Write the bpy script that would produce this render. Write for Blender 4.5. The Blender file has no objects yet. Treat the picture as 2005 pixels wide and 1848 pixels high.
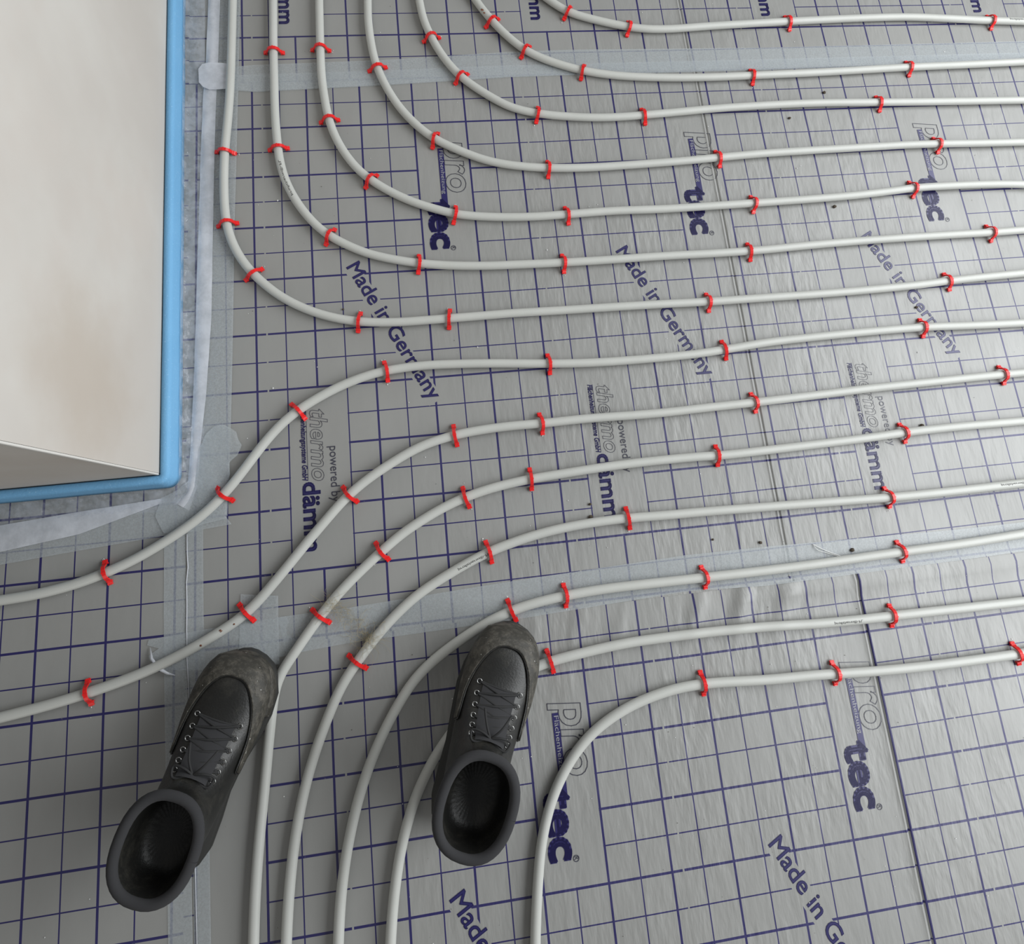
import bpy, bmesh, math, random
import numpy as np
from mathutils import Matrix, Vector, noise
random.seed(7)
# ------------------------------------------------------------------ camera, world, light, exposure
scn = bpy.context.scene
COL = scn.collection
F, CX, CY = 1401.07243, 1002.5, 668.0          # calibrated on the 5 cm print grid of the foil (2005x1848 frame)
R = np.array([[0.98900732, 0.07404655, -0.12799073],
              [-0.10366349, 0.96445649, -0.24305877],
              [0.10544383, 0.25365487, 0.96153045]])
T = np.array([0.179280394, -0.808222211, 1.23721441])
cam = bpy.data.cameras.new('camera')
cam.sensor_width = 36.0
cam.lens = 36.0 * F / 2005.0
cam.shift_y = -(924.0 - CY) / 2005.0
cam.clip_start = 0.02
camo = bpy.data.objects.new('camera', cam)
COL.objects.link(camo)
M4 = Matrix.Identity(4)
for i in range(3):
    for j in range(3):
        M4[i][j] = R[i][j]
    M4[i][3] = T[i]
camo.matrix_world = M4
scn.camera = camo

world = bpy.data.worlds.new('overcast_daylight')
scn.world = world
world.use_nodes = True
bg = world.node_tree.nodes['Background']
bg.inputs[0].default_value = (0.95, 0.97, 1.0, 1)
bg.inputs[1].default_value = 0.20

def area(name, loc, target, sx, sy, power, color):
    l = bpy.data.lights.new(name, 'AREA')
    l.shape = 'RECTANGLE'; l.size = sx; l.size_y = sy
    l.energy = power; l.color = color
    o = bpy.data.objects.new(name, l)
    COL.objects.link(o)
    o.location = loc
    d = Vector(target) - Vector(loc)
    o.rotation_euler = d.to_track_quat('-Z', 'Y').to_euler()
    return o
area('window_daylight', (2.55, -0.75, 1.65), (0.5, -0.7, 0.0), 3.0, 1.9, 119, (0.95, 0.98, 1.0))
area('far_window_daylight', (-0.2, 3.6, 1.7), (0.2, -0.4, 0.0), 1.6, 1.4, 14, (0.97, 0.98, 1.0))

area('rear_fill_light', (-0.8, -3.3, 1.0), (-0.5, -0.7, 0.1), 1.4, 1.2, 9, (1.0, 0.96, 0.88))  # added fill lamp that brightens the wall's front face, not a known window

scn.view_settings.view_transform = 'Standard'
scn.view_settings.look = 'None'
scn.view_settings.gamma = 1.0
scn.view_settings.use_curve_mapping = False
scn.view_settings.exposure = 0.0

CELL = 0.05

def at(px, py, z=0.0):
    d = R @ np.array([(px - CX) / F, -(py - CY) / F, -1.0])
    t = (z - T[2]) / d[2]
    return np.array([T[0] + t * d[0], T[1] + t * d[1], z])

# ------------------------------------------------------------------ node helper
class NT:
    def __init__(s, name):
        s.mat = bpy.data.materials.new(name); s.mat.use_nodes = True
        s.t = s.mat.node_tree; s.n = s.t.nodes; s.l = s.t.links
        s.bsdf = s.n['Principled BSDF']; s.out = s.n['Material Output']
    def node(s, typ, **kw):
        n = s.n.new(typ)
        for k, v in kw.items(): setattr(n, k, v)
        return n
    def put(s, sock, v):
        if hasattr(v, 'is_linked') or isinstance(v, bpy.types.NodeSocket): s.l.new(v, sock)
        else: sock.default_value = v
    def m(s, op, a, b=0.0, c=0.0, clamp=False):
        n = s.node('ShaderNodeMath', operation=op, use_clamp=clamp)
        s.put(n.inputs[0], a); s.put(n.inputs[1], b)
        if op in ('COMPARE', 'MULTIPLY_ADD', 'WRAP', 'SMOOTH_MIN'): s.put(n.inputs[2], c)
        return n.outputs[0]
    def coords(s):
        tc = s.node('ShaderNodeTexCoord'); return tc.outputs['Object']
    def xyz(s, v):
        n = s.node('ShaderNodeSeparateXYZ'); s.l.new(v, n.inputs[0]); return n.outputs
    def noise(s, vec, scale, detail=3, rough=0.5, sc=None):
        if sc:
            mp = s.node('ShaderNodeMapping'); s.l.new(vec, mp.inputs[0])
            mp.inputs['Scale'].default_value = sc
            vec = mp.outputs[0]
        n = s.node('ShaderNodeTexNoise'); s.l.new(vec, n.inputs['Vector'])
        n.inputs['Scale'].default_value = scale; n.inputs['Detail'].default_value = detail
        n.inputs['Roughness'].default_value = rough
        return n.outputs[0]
    def ramp(s, v, a, b, lo=0.0, hi=1.0):
        n = s.node('ShaderNodeMapRange', clamp=True, interpolation_type='SMOOTHSTEP')
        s.put(n.inputs[0], v); s.put(n.inputs[1], a); s.put(n.inputs[2], b); s.put(n.inputs[3], lo); s.put(n.inputs[4], hi)
        return n.outputs[0]
    def mix(s, fac, a, b):
        n = s.node('ShaderNodeMix', data_type='RGBA')
        s.put(n.inputs[0], fac)
        for sock, v in ((n.inputs[6], a), (n.inputs[7], b)):
            if isinstance(v, tuple): sock.default_value = (*v[:3], 1)
            else: s.l.new(v, sock)
        return n.outputs[2]
    def bump(s, h, strength, dist, prev=None):
        n = s.node('ShaderNodeBump'); s.put(n.inputs['Strength'], strength); n.inputs['Distance'].default_value = dist
        s.l.new(h, n.inputs['Height'])
        if prev: s.l.new(prev, n.inputs['Normal'])
        return n.outputs[0]

def simple(name, col, rough=0.5, spec=0.5, alpha=1.0, metal=0.0):
    t = NT(name); b = t.bsdf
    b.inputs['Base Color'].default_value = (*col, 1); b.inputs['Roughness'].default_value = rough
    b.inputs['Specular IOR Level'].default_value = spec; b.inputs['Alpha'].default_value = alpha
    b.inputs['Metallic'].default_value = metal
    return t

# ------------------------------------------------------------------ materials
FOIL = (0.262, 0.262, 0.250)
INK = (0.014, 0.011, 0.090)

def foil_material(name, blocks, wr0, wr1):
    t = NT(name); m = t.m
    co = t.coords(); X, Y, Z = t.xyz(co)
    # real print and foil are never ruler straight
    wob = t.m('MULTIPLY', t.m('SUBTRACT', t.noise(co, 2.3, 1), 0.5), 0.06)
    u = m('ADD', m('MULTIPLY', X, 1 / CELL), wob); v = m('ADD', m('MULTIPLY', Y, -1 / CELL), wob)
    def near(coord, offset):       # distance in cells to the nearest offset+2k
        return m('ABSOLUTE', m('SUBTRACT', m('FLOORED_MODULO', m('ADD', coord, 1.0 - offset), 2.0), 1.0))
    lt = lambda a, b: m('LESS_THAN', a, b)
    gt = lambda a, b: m('GREATER_THAN', a, b)
    OR = lambda a, b: m('MAXIMUM', a, b)
    AND = lambda a, b: m('MULTIPLY', a, b)
    ulines = OR(lt(near(u, 0), .036), lt(near(u, 1), .021))
    vlines = OR(lt(near(v, 1), .036), lt(near(v, 0), .020))
    um = m('FLOORED_MODULO', u, 10.0)
    gap = lt(m('ABSOLUTE', m('SUBTRACT', um, 8.36)), .028)
    vlines = AND(vlines, m('SUBTRACT', 1.0, gap))
    lines = OR(ulines, vlines)
    if blocks:
        def box(a, u0, u1, v0, v1):
            return AND(AND(gt(a, u0), lt(a, u1)), AND(gt(v, v0), lt(v, v1)))
        b1 = box(um, 4.04, 5.96, 1.04, 6.96)
        us = m('FLOORED_MODULO', m('ADD', u, 5.0), 10.0)
        b2 = box(us, 4.03, 5.97, 11.04, 16.96)
        # slanted lettering leaves the grid free
        du, dv = 2.6, 5.05; L = math.hypot(du, dv); du /= L; dv /= L
        a = m('SUBTRACT', um, 1.35); b = m('SUBTRACT', v, 6.72)
        al = m('ADD', m('MULTIPLY', a, du), m('MULTIPLY', b, dv))
        pe = m('ABSOLUTE', m('SUBTRACT', m('MULTIPLY', a, dv), m('MULTIPLY', b, du)))
        b3 = AND(AND(gt(al, -.12), lt(al, L + .12)), lt(pe, .27))
        lines = AND(lines, m('SUBTRACT', 1.0, OR(OR(b1, b2), b3)))
    fine = t.noise(co, 30, 4, .6, (1.0, .35, 1))
    base = t.mix(fine, tuple(c * .93 for c in FOIL), tuple(c * 1.07 for c in FOIL))
    dirt = t.ramp(t.noise(co, 5.5, 5, .65), .55, .8)
    base = t.mix(t.m('MULTIPLY', dirt, .22), base, (.30, .285, .26))
    worn = t.ramp(t.noise(co, 90, 3, .6), .66, .80, 1.0, .45)
    col = t.mix(m('MULTIPLY', lines, worn), base, INK)
    t.l.new(col, t.bsdf.inputs['Base Color'])
    t.bsdf.inputs['Specular IOR Level'].default_value = .62
    t.l.new(t.ramp(t.noise(co, 7, 3), .3, .7, .42, .52), t.bsdf.inputs['Roughness'])
    amp = t.ramp(u, wr0, wr1, .10, 1.0)
    patch = t.ramp(t.noise(co, 6, 2), .35, .6, .35, 1.0)
    amp = m('MULTIPLY', amp, patch)
    # fine puckers running mostly across the sheet
    mp = t.node('ShaderNodeMapping'); t.l.new(co, mp.inputs[0])
    mp.inputs['Rotation'].default_value = (0, 0, -.22); mp.inputs['Scale'].default_value = (1.0, .26, 1)
    n1 = t.noise(mp.outputs[0], 95, 2, .5)
    nb = t.bump(n1, m('MULTIPLY', amp, .36), .004)
    n2 = t.noise(co, 16, 2, .5, (1, .6, 1))
    nb = t.bump(n2, m('MULTIPLY', amp, .48), .006, nb)
    t.l.new(nb, t.bsdf.inputs['Normal'])
    return t.mat

M_FOIL_A = foil_material('printed_foil_main', True, 1.5, 9)
M_FOIL_B = foil_material('printed_foil_near', True, -2, 2)
M_FOIL_C = foil_material('printed_foil_far', True, 8, 15)
M_FOIL_D = foil_material('printed_foil_corner', False, 60, 90)
M_INK = simple('blue_ink', INK, .4, .6).mat
M_OUT = simple('thin_dark_outline_ink', (.035, .035, .055), .4, .6).mat
M_LIGHT = simple('pale_reverse_lettering', (.28, .28, .30), .4, .6).mat
M_PINK = simple('pipe_print_ink', (.03, .03, .03), .5).mat
M_SLAB = simple('raw_slab', (.3, .29, .28), .9).mat

def pipe_mat():
    t = NT('grey_pipe_plastic'); co = t.coords()
    n = t.noise(co, 18, 4, .6)
    c = t.mix(n, (.45, .457, .425), (.515, .52, .49))
    d = t.ramp(t.noise(co, 70, 4, .7), .70, .80)
    c = t.mix(t.m('MULTIPLY', d, .25), c, (.33, .27, .2))
    t.l.new(c, t.bsdf.inputs['Base Color'])
    t.bsdf.inputs['Roughness'].default_value = .42
    t.bsdf.inputs['Specular IOR Level'].default_value = .45
    return t.mat
M_PIPE = pipe_mat()

def clip_mat():
    t = NT('red_clip_plastic'); co = t.coords()
    c = t.mix(t.noise(co, 60, 2), (.66, .008, .010), (.80, .018, .016))
    t.l.new(c, t.bsdf.inputs['Base Color']); t.bsdf.inputs['Roughness'].default_value = .38
    return t.mat
M_CLIP = clip_mat()

def plaster_mat():
    t = NT('smooth_plaster'); co = t.coords()
    c = t.mix(t.ramp(t.noise(co, 3.2, 4, .55), .35, .7), (.52, .487, .447), (.57, .545, .505))
    c = t.mix(t.m('MULTIPLY', t.ramp(t.noise(co, 5.5, 3, .6), .5, .72), .3), c, (.53, .465, .415))
    # damp brownish patch on the face
    g = t.node('ShaderNodeMapping'); t.l.new(co, g.inputs[0])
    g.inputs['Location'].default_value = (0, .575, -.30); 
    wv = t.xyz(g.outputs[0])
    nz = t.m('MULTIPLY', t.m('SUBTRACT', t.noise(co, 9, 4, .6), .5), .16)
    d = t.m('SQRT', t.m('ADD', t.m('POWER', t.m('MULTIPLY', wv[1], 1.0), 2.0), t.m('POWER', t.m('MULTIPLY', wv[2], .75), 2.0)))
    d = t.m('ADD', d, nz)
    c = t.mix(t.m('MULTIPLY', t.ramp(d, .01, .17, 1.0, 0.0), .55), c, (.43, .36, .29))
    t.l.new(c, t.bsdf.inputs['Base Color']); t.bsdf.inputs['Roughness'].default_value = .8
    t.bsdf.inputs['Specular IOR Level'].default_value = .25
    t.l.new(t.bump(t.noise(co, 22, 4, .6, (1, 1, .3)), .18, .003), t.bsdf.inputs['Normal'])
    return t.mat
M_PLASTER = plaster_mat()
M_BEAD = simple('corner_bead_plaster', (.66, .64, .60), .6).mat

def foam_mat():
    t = NT('blue_closed_cell_foam'); co = t.coords()
    c = t.mix(t.noise(co, 14, 3), (.15, .37, .61), (.19, .43, .68))
    sp = t.ramp(t.noise(co, 420, 2, .6), .64, .74)
    c = t.mix(t.m('MULTIPLY', sp, .6), c, (.45, .68, .88))
    t.l.new(c, t.bsdf.inputs['Base Color']); t.bsdf.inputs['Roughness'].default_value = .7; t.bsdf.inputs['Specular IOR Level'].default_value = .25
    t.l.new(t.bump(t.noise(co, 260, 2), .25, .002), t.bsdf.inputs['Normal'])
    return t.mat
M_FOAM = foam_mat()

def film(name, col, alpha0, alpha1, rough, nscale=120, bumpd=.002):
    t = NT(name); co = t.coords()
    t.bsdf.inputs['Base Color'].default_value = (*col, 1)
    t.bsdf.inputs['Roughness'].default_value = rough
    t.bsdf.inputs['Specular IOR Level'].default_value = .7
    a = t.ramp(t.noise(co, nscale, 4, .65), .35, .65, alpha0, alpha1)
    t.l.new(a, t.bsdf.inputs['Alpha'])
    t.l.new(t.bump(t.noise(co, 60, 3, .5), .3, bumpd), t.bsdf.inputs['Normal'])
    return t.mat
M_TAPE = film('translucent_tape', (.50, .54, .56), .36, .48, .34, 320)
M_FLANGE = film('milky_film_flange', (.60, .62, .66), .66, .88, .28, 25)
M_FILM = film('clear_crinkled_film', (.66, .70, .78), .06, .26, .07, 45, .012)
M_CRUMB = simple('white_foam_crumb', (.75, .75, .74), .6).mat
M_DIRT = simple('brown_dirt', (.06, .045, .03), .9).mat
M_FIBRE = simple('straw_fibre', (.36, .30, .18), .7).mat
M_THREAD = simple('white_thread', (.7, .7, .68), .6).mat

def leather_mat():
    t = NT('dusty_black_leather'); co = t.coords()
    d = t.ramp(t.noise(co, 28, 5, .7), .45, .75)
    c = t.mix(t.m('MULTIPLY', d, .55), (.010, .010, .009), (.050, .047, .038))
    t.l.new(c, t.bsdf.inputs['Base Color']); t.bsdf.inputs['Roughness'].default_value = .42
    t.l.new(t.bump(t.noise(co, 380, 3, .6), .3, .0012), t.bsdf.inputs['Normal'])
    return t.mat
M_LEATHER = leather_mat()
def scuff_mat():
    t = NT('scuffed_grey_rubber'); co = t.coords()
    d = t.ramp(t.noise(co, 55, 5, .7, (1, 1, 2)), .4, .7)
    c = t.mix(d, (.028, .026, .020), (.090, .082, .066))
    w = t.ramp(t.noise(co, 120, 3, .6), .68, .74)
    c = t.mix(t.m('MULTIPLY', w, .8), c, (.5, .5, .47))
    t.l.new(c, t.bsdf.inputs['Base Color']); t.bsdf.inputs['Roughness'].default_value = .6
    t.l.new(t.bump(d, .4, .0015), t.bsdf.inputs['Normal'])
    return t.mat
M_SCUFF = scuff_mat()
M_SOLE = simple('black_rubber_sole', (.02, .02, .018), .75).mat
M_LACE = simple('black_cord_lace', (.02, .02, .02), .85).mat
M_EYE = simple('steel_eyelet', (.35, .35, .34), .3, .5, 1, 1.0).mat
M_STITCH = simple('grey_stitching', (.09, .088, .075), .7).mat
M_LINING = simple('dark_textile_lining', (.03, .03, .032), .95).mat

# ------------------------------------------------------------------ object helpers
def link_mesh(name, verts, faces, mat, parent=None, smooth=True, loc=(0, 0, 0)):
    me = bpy.data.meshes.new(name)
    me.from_pydata([tuple(map(float, q)) for q in verts], [], faces); me.update()
    if smooth: me.polygons.foreach_set('use_smooth', [True] * len(me.polygons))
    if mat: me.materials.append(mat)
    o = bpy.data.objects.new(name, me); COL.objects.link(o); o.location = loc
    if parent: o.parent = parent
    return o
def from_bm(name, bm, mat, parent=None, smooth=True, loc=(0, 0, 0)):
    bmesh.ops.recalc_face_normals(bm, faces=bm.faces[:])
    me = bpy.data.meshes.new(name); bm.to_mesh(me); bm.free()
    if smooth: me.polygons.foreach_set('use_smooth', [True] * len(me.polygons))
    if mat: me.materials.append(mat)
    o = bpy.data.objects.new(name, me); COL.objects.link(o); o.location = loc
    if parent: o.parent = parent
    return o
def tag(o, label=None, cat=None, group=None, kind=None):
    if label: o['label'] = label
    if cat: o['category'] = cat
    if group: o['group'] = group
    if kind: o['kind'] = kind
    return o
def empty(name, loc):
    o = bpy.data.objects.new(name, None); o.empty_display_size = .05
    COL.objects.link(o); o.location = loc; return o
def sstep(a, b, x):
    t = np.clip((x - a) / (b - a), 0, 1); return t * t * (3 - 2 * t)
def wavy(x, y, s, seed=0.0):
    return noise.noise(Vector((x * s + seed, y * s, seed)))
def resample(P, step):
    P = np.array(P, float); d = np.r_[0, np.cumsum(np.linalg.norm(np.diff(P, axis=0), axis=1))]
    n = max(2, int(d[-1] / step) + 1); s = np.linspace(0, d[-1], n)
    return np.c_[[np.interp(s, d, P[:, k]) for k in range(P.shape[1])]].T
def catmull(P, k=8):
    P = [np.array(q, float) for q in P]; P = [2 * P[0] - P[1]] + P + [2 * P[-1] - P[-2]]; out = []
    for i in range(1, len(P) - 2):
        a, b, c, d = P[i - 1:i + 3]
        t0 = 0; t1 = t0 + math.sqrt(np.linalg.norm(b - a)) + 1e-9; t2 = t1 + math.sqrt(np.linalg.norm(c - b)) + 1e-9; t3 = t2 + math.sqrt(np.linalg.norm(d - c)) + 1e-9
        for j in range(k):
            t = t1 + (t2 - t1) * j / k
            A1 = (t1 - t) / (t1 - t0) * a + (t - t0) / (t1 - t0) * b
            A2 = (t2 - t) / (t2 - t1) * b + (t - t1) / (t2 - t1) * c
            A3 = (t3 - t) / (t3 - t2) * c + (t - t2) / (t3 - t2) * d
            B1 = (t2 - t) / (t2 - t0) * A1 + (t - t0) / (t2 - t0) * A2
            B2 = (t3 - t) / (t3 - t1) * A2 + (t - t1) / (t3 - t1) * A3
            out.append((t2 - t) / (t2 - t1) * B1 + (t - t1) / (t2 - t1) * B2)
    out.append(P[-2]); return np.array(out)
def tube(P, r, seg=14, caps=True):
    P = np.array(P, float); n = len(P); V = []; Fc = []
    Tn = np.gradient(P, axis=0); Tn /= np.linalg.norm(Tn, axis=1)[:, None]
    rr = r if hasattr(r, '__len__') else [r] * n
    for i in range(n):
        up = np.array([0, 0, 1.0])
        if abs(Tn[i] @ up) > .95: up = np.array([0, 1.0, 0])
        s = np.cross(Tn[i], up); s /= np.linalg.norm(s); w = np.cross(s, Tn[i])
        for j in range(seg):
            a = 2 * math.pi * j / seg
            V.append(P[i] + rr[i] * (math.cos(a) * s + math.sin(a) * w))
    for i in range(n - 1):
        for j in range(seg):
            k = (j + 1) % seg
            Fc.append((i * seg + j, i * seg + k, (i + 1) * seg + k, (i + 1) * seg + j))
    if caps: Fc += [tuple(range(seg))[::-1], tuple((n - 1) * seg + j for j in range(seg))]
    return V, Fc

# height of the foil above the insulation boards: the near sheet lifts along its taped joint
def lift(x, y):
    u, v = x / CELL, -y / CELL
    e = sstep(18.95, 19.25, v) * (1 - sstep(19.35, 19.95, v))
    h = .0055 * e * sstep(12.5, 15.5, u)
    rp = sstep(19.1, 19.4, v) * (1 - sstep(19.6, 21.0, v)) * sstep(5.5, 7, u) * (1 - sstep(15.5, 18, u))
    if rp > 0:
        h += .0062 * rp * (max(0, noise.noise(Vector(((u + (v - 19) * .45) * 1.25, v * .25, 3.1)))) * 1.5 + .25 * abs(noise.noise(Vector((u * 2.6 + v, v * .3, 8)))))
    return h
def groove(x, y, x0, w=.0016, d=.0022):
    a = (x - x0 - .0006 * wavy(0, y, 9)) / w
    return -d * math.exp(-a * a) + .0011 * math.exp(-((a + 2.6) / 1.3) ** 2)

# ------------------------------------------------------------------ floor and its foil faced insulation boards
floor = link_mesh('floor', [(-2.2, -2.6, -.03), (3.2, -2.6, -.03), (3.2, 2.2, -.03), (-2.2, 2.2, -.03),
                            (-2.2, -2.6, -.05), (3.2, -2.6, -.05), (3.2, 2.2, -.05), (-2.2, 2.2, -.05)],
                  [(0, 1, 2, 3), (7, 6, 5, 4), (0, 4, 5, 1), (1, 5, 6, 2), (2, 6, 7, 3), (3, 7, 4, 0)], M_SLAB, smooth=False)
tag(floor, kind='structure')

def sheet(mat, x0, x1, y0, y1, org, fn, xs_extra=(), dx=.0125, dy=.0125, label=None, top=0.0, th=.029):
    xs = np.unique(np.r_[np.linspace(x0, x1, int((x1 - x0) / dx) + 1), list(xs_extra)])
    ys = np.linspace(y0, y1, int((y1 - y0) / dy) + 1)
    nx, ny = len(xs), len(ys); V = []; Fc = []
    for y in ys:
        for x in xs: V.append((x - org[0], y - org[1], top + (fn(x, y) if fn else 0)))
    for j in range(ny - 1):
        for i in range(nx - 1):
            a = j * nx + i; Fc.append((a, a + 1, a + nx + 1, a + nx))
    # sides and underside give the board its thickness
    b = len(V)
    ring = [i for i in range(nx)] + [j * nx + nx - 1 for j in range(1, ny)] + [(ny - 1) * nx + i for i in range(nx - 2, -1, -1)] + [j * nx for j in range(ny - 2, 0, -1)]
    for i in ring: V.append(V[i])
    m = len(ring)
    for i in ring: V.append((V[i][0], V[i][1], -th))
    for k in range(m): Fc.append((b + k, b + m + k, b + m + (k + 1) % m, b + (k + 1) % m))
    Fc.append(tuple(b + m + k for k in range(m))[::-1])
    o = link_mesh('insulation_board', V, Fc, mat, floor, loc=(org[0], org[1], 0))
    if label: o['label'] = label
    return o
ex = lambda c: [c + d * .0008 for d in range(-9, 10)]
JA, JB, JC = .7835, .899, .776
SA = sheet(M_FOIL_A, -.2140, 2.35, -.9565, .0495, (0, 0), lambda x, y: lift(x, y) + (groove(x, y, JA) if abs(x - JA) < .012 else 0), ex(JA),
           label='printed grey foil board with "Made in Germany" lettering')
OB = (2.06 * CELL, -20.055 * CELL)
SB = sheet(M_FOIL_B, -.2140, 2.35, -1.96, -.9566, OB, lambda x, y: lift(x, y) + (groove(x, y, JB, .0019, .003) if abs(x - JB) < .012 else 0), ex(JB), dx=.00625,
           label='nearest printed foil board, rippled along its taped joint')
OC = (-.33 * CELL, 19.97 * CELL)
SC = sheet(M_FOIL_C, -.2140, 2.35, .0497, 1.05, OC, lambda x, y: groove(x, y, JC) if abs(x - JC) < .012 else 0, ex(JC),
           label='farthest printed foil board')
OD = (-8.6 * CELL, -16.46 * CELL + 1.0 * CELL)
SD = sheet(M_FOIL_D, -1.6, -.2141, -1.96, -.62, OD, None, dx=.05, dy=.05, label='foil board at the wall corner with a plain grid')
SE = sheet(M_FOIL_D, -.32, -.2141, -.619, 1.05, (0, 0), None, dx=.05, dy=.05)

# ------------------------------------------------------------------ lettering on the foil
def text_mesh(body, offset=0.0):
    cu = bpy.data.curves.new('t', 'FONT'); cu.body = body; cu.size = 1.0; cu.offset = offset
    cu.resolution_u = 4; cu.fill_mode = 'FRONT'
    o = bpy.data.objects.new('t', cu); COL.objects.link(o)
    dg = bpy.context.evaluated_depsgraph_get(); dg.update()
    me = bpy.data.meshes.new_from_object(o.evaluated_get(dg))
    V = np.array([v.co[:2] for v in me.vertices]); Fc = [tuple(p.vertices) for p in me.polygons]
    bpy.data.objects.remove(o); bpy.data.curves.remove(cu); bpy.data.meshes.remove(me)
    return V, Fc
_xh = {}
def word(body, length, xheight, offset=0.0, shear=0.0, outline=0.0, ref='x', bold=0.0):
    """flat lettering: x along the reading direction 0..length, y up, baseline at 0"""
    V, Fc = text_mesh(body, offset)
    k = (ref, offset)
    if k not in _xh:
        a, _ = text_mesh(ref, offset); _xh[k] = (a[:, 1].max(), a[:, 1].min())
    hx = _xh[k][0]
    V = V.copy()
    if bold:
        length -= bold; xheight -= bold
    V[:, 1] *= xheight / hx
    V[:, 0] -= V[:, 0].min(); V[:, 0] *= length / V[:, 0].max()
    V[:, 0] += shear * V[:, 1]
    if bold: V = V + bold / 2
    if outline or bold:
        cnt = {}
        for f in Fc:
            for a, b in zip(f, f[1:] + f[:1]): cnt[(min(a, b), max(a, b))] = cnt.get((min(a, b), max(a, b)), 0) + 1
        NV = []; NF = []
        for (a, b), c in cnt.items():
            if c != 1: continue
            p, q = V[a], V[b]; d = q - p; L = np.linalg.norm(d)
            if L < 1e-7: continue
            d /= L; w_ = outline or bold; nrm = np.array([-d[1], d[0]]) * w_ / 2; e = d * w_ * .35
            i = len(NV); NV += [p - e - nrm, q + e - nrm, q + e + nrm, p - e + nrm]; NF.append((i, i + 1, i + 2, i + 3))
        if bold: NF = list(Fc) + [tuple(q + len(V) for q in f) for f in NF]; NV = list(V) + NV
        V = np.array(NV); Fc = NF
    return V, Fc
def lay(name, wordmesh, mat, panel, u0, v0, ks, kdir=(0.0, 1.0), z=.0006, shift=0.0):
    """place lettering on a board: starts at cell (u0,v0), reading along kdir (du,dv); copies every 10 cells"""
    V, Fc = wordmesh
    rd = np.array([kdir[0], -kdir[1]]); rd /= np.linalg.norm(rd)
    upv = np.array([-rd[1], rd[0]])
    me = bpy.data.meshes.new(name)
    me.from_pydata([(*(q[0] * rd + q[1] * upv), 0) for q in V], [], Fc); me.update(); me.materials.append(mat)
    for k in ks:
        o = bpy.data.objects.new(name, me); COL.objects.link(o); o.parent = panel
        o.location = ((u0 + 10 * k) * CELL, -v0 * CELL, z)
C = CELL
W_pro = word('pro', 2.08 * C, .70 * C, .018, .10, .0011)
W_tec = word('tec', 2.02 * C, .72 * C, 0, 0, bold=.12 * C)
W_bar = (np.array([(0, 0), (2.35 * C, 0), (2.35 * C, .22 * C), (0, .22 * C)]), [(0, 1, 2, 3)])
W_bt = word('Flächenheizung', 1.82 * C, .095 * C, 0, 0)
W_reg = word('R', .09 * C, .13 * C, 0, 0, ref='R')
a = np.linspace(0, 2 * math.pi, 25)[:-1]
ring = [(.075 * C * math.cos(t), .075 * C * math.sin(t)) for t in a] + [(.095 * C * math.cos(t), .095 * C * math.sin(t)) for t in a]
W_ring = (np.array(ring), [(i, (i + 1) % 24, 24 + (i + 1) % 24, 24 + i) for i in range(24)])
W_made = word('Made in Germany', 5.76 * C, .355 * C, bold=.022 * C)
W_th = word('thermo', 2.42 * C, .375 * C, .012, .22, .0007)
W_fl = word('Flächenheizungssysteme GmbH', 2.40 * C, .125 * C, 0, .2, bold=.012 * C)
W_line = (np.array([(0, 0), (2.4 * C, 0), (2.4 * C, .014 * C), (0, .014 * C)]), [(0, 1, 2, 3)])
W_da = word('dämm', 2.22 * C, .40 * C, bold=.048 * C)
W_po = word('powered by', 1.84 * C, .185 * C, 0)
def blocks(panel, ks, ksm, kst):
    lay('outlined_lettering', W_pro, M_OUT, panel, 5.06, 1.86, ks)
    lay('bold_lettering', W_tec, M_INK, panel, 4.25, 4.22, ks)
    lay('lettering_bar', W_bar, M_INK, panel, 4.81, 2.12, ks)
    lay('small_reverse_lettering', W_bt, M_LIGHT, panel, 4.865, 2.2, ks, z=.0010)
    lay('small_mark', W_reg, M_OUT, panel, 5.03, 6.15, ks)
    lay('small_mark_ring', W_ring, M_OUT, panel, 5.085, 6.20, ks)
    lay('slanted_lettering', W_made, M_INK, panel, 1.17, 6.72, ksm, (2.6, 5.05))
    lay('outlined_lettering', W_th, M_OUT, panel, -.27, 11.72, kst)
    lay('small_lettering', W_fl, M_INK, panel, -.59, 11.72, kst)
    lay('thin_rule', W_line, M_OUT, panel, -.415, 11.72, kst)
    lay('bold_lettering', W_da, M_INK, panel, -.60, 14.2, kst)
    lay('plain_lettering', W_po, M_OUT, panel, .33, 13.08, kst)
blocks(SA, (0, 1, 2, 3), (0, 1, 2, 3), (0, 1, 2, 3))
blocks(SB, (0, 1, 2), (-0, 1, 2), ())
lay('bold_lettering', W_da, M_INK, SC, -.60, 14.2, (0, 1, 2, 3))
lay('small_lettering', W_fl, M_INK, SC, -.59, 11.72, (0, 1, 2, 3))
lay('outlined_lettering', W_th, M_OUT, SC, -.27, 11.72, (0, 1, 2, 3))

# ------------------------------------------------------------------ plastered wall end with foam edge strip
WX, WY = -.2395, -.6795        # faces of the wall corner
b = bmesh.new()
bmesh.ops.create_cube(b, size=1)
bmesh.ops.scale(b, vec=(1.36, 1.73, 2.63), verts=b.verts[:])
bmesh.ops.translate(b, vec=(WX - .68, WY + .865, 2.63 / 2 - .029), verts=b.verts[:])
bmesh.ops.bevel(b, geom=[e for e in b.edges if abs(e.verts[0].co.z - e.verts[1].co.z) > 1], offset=.002, segments=2, affect='EDGES')
wall = from_bm('wall_left', b, M_PLASTER, smooth=False); tag(wall, kind='structure')
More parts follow.
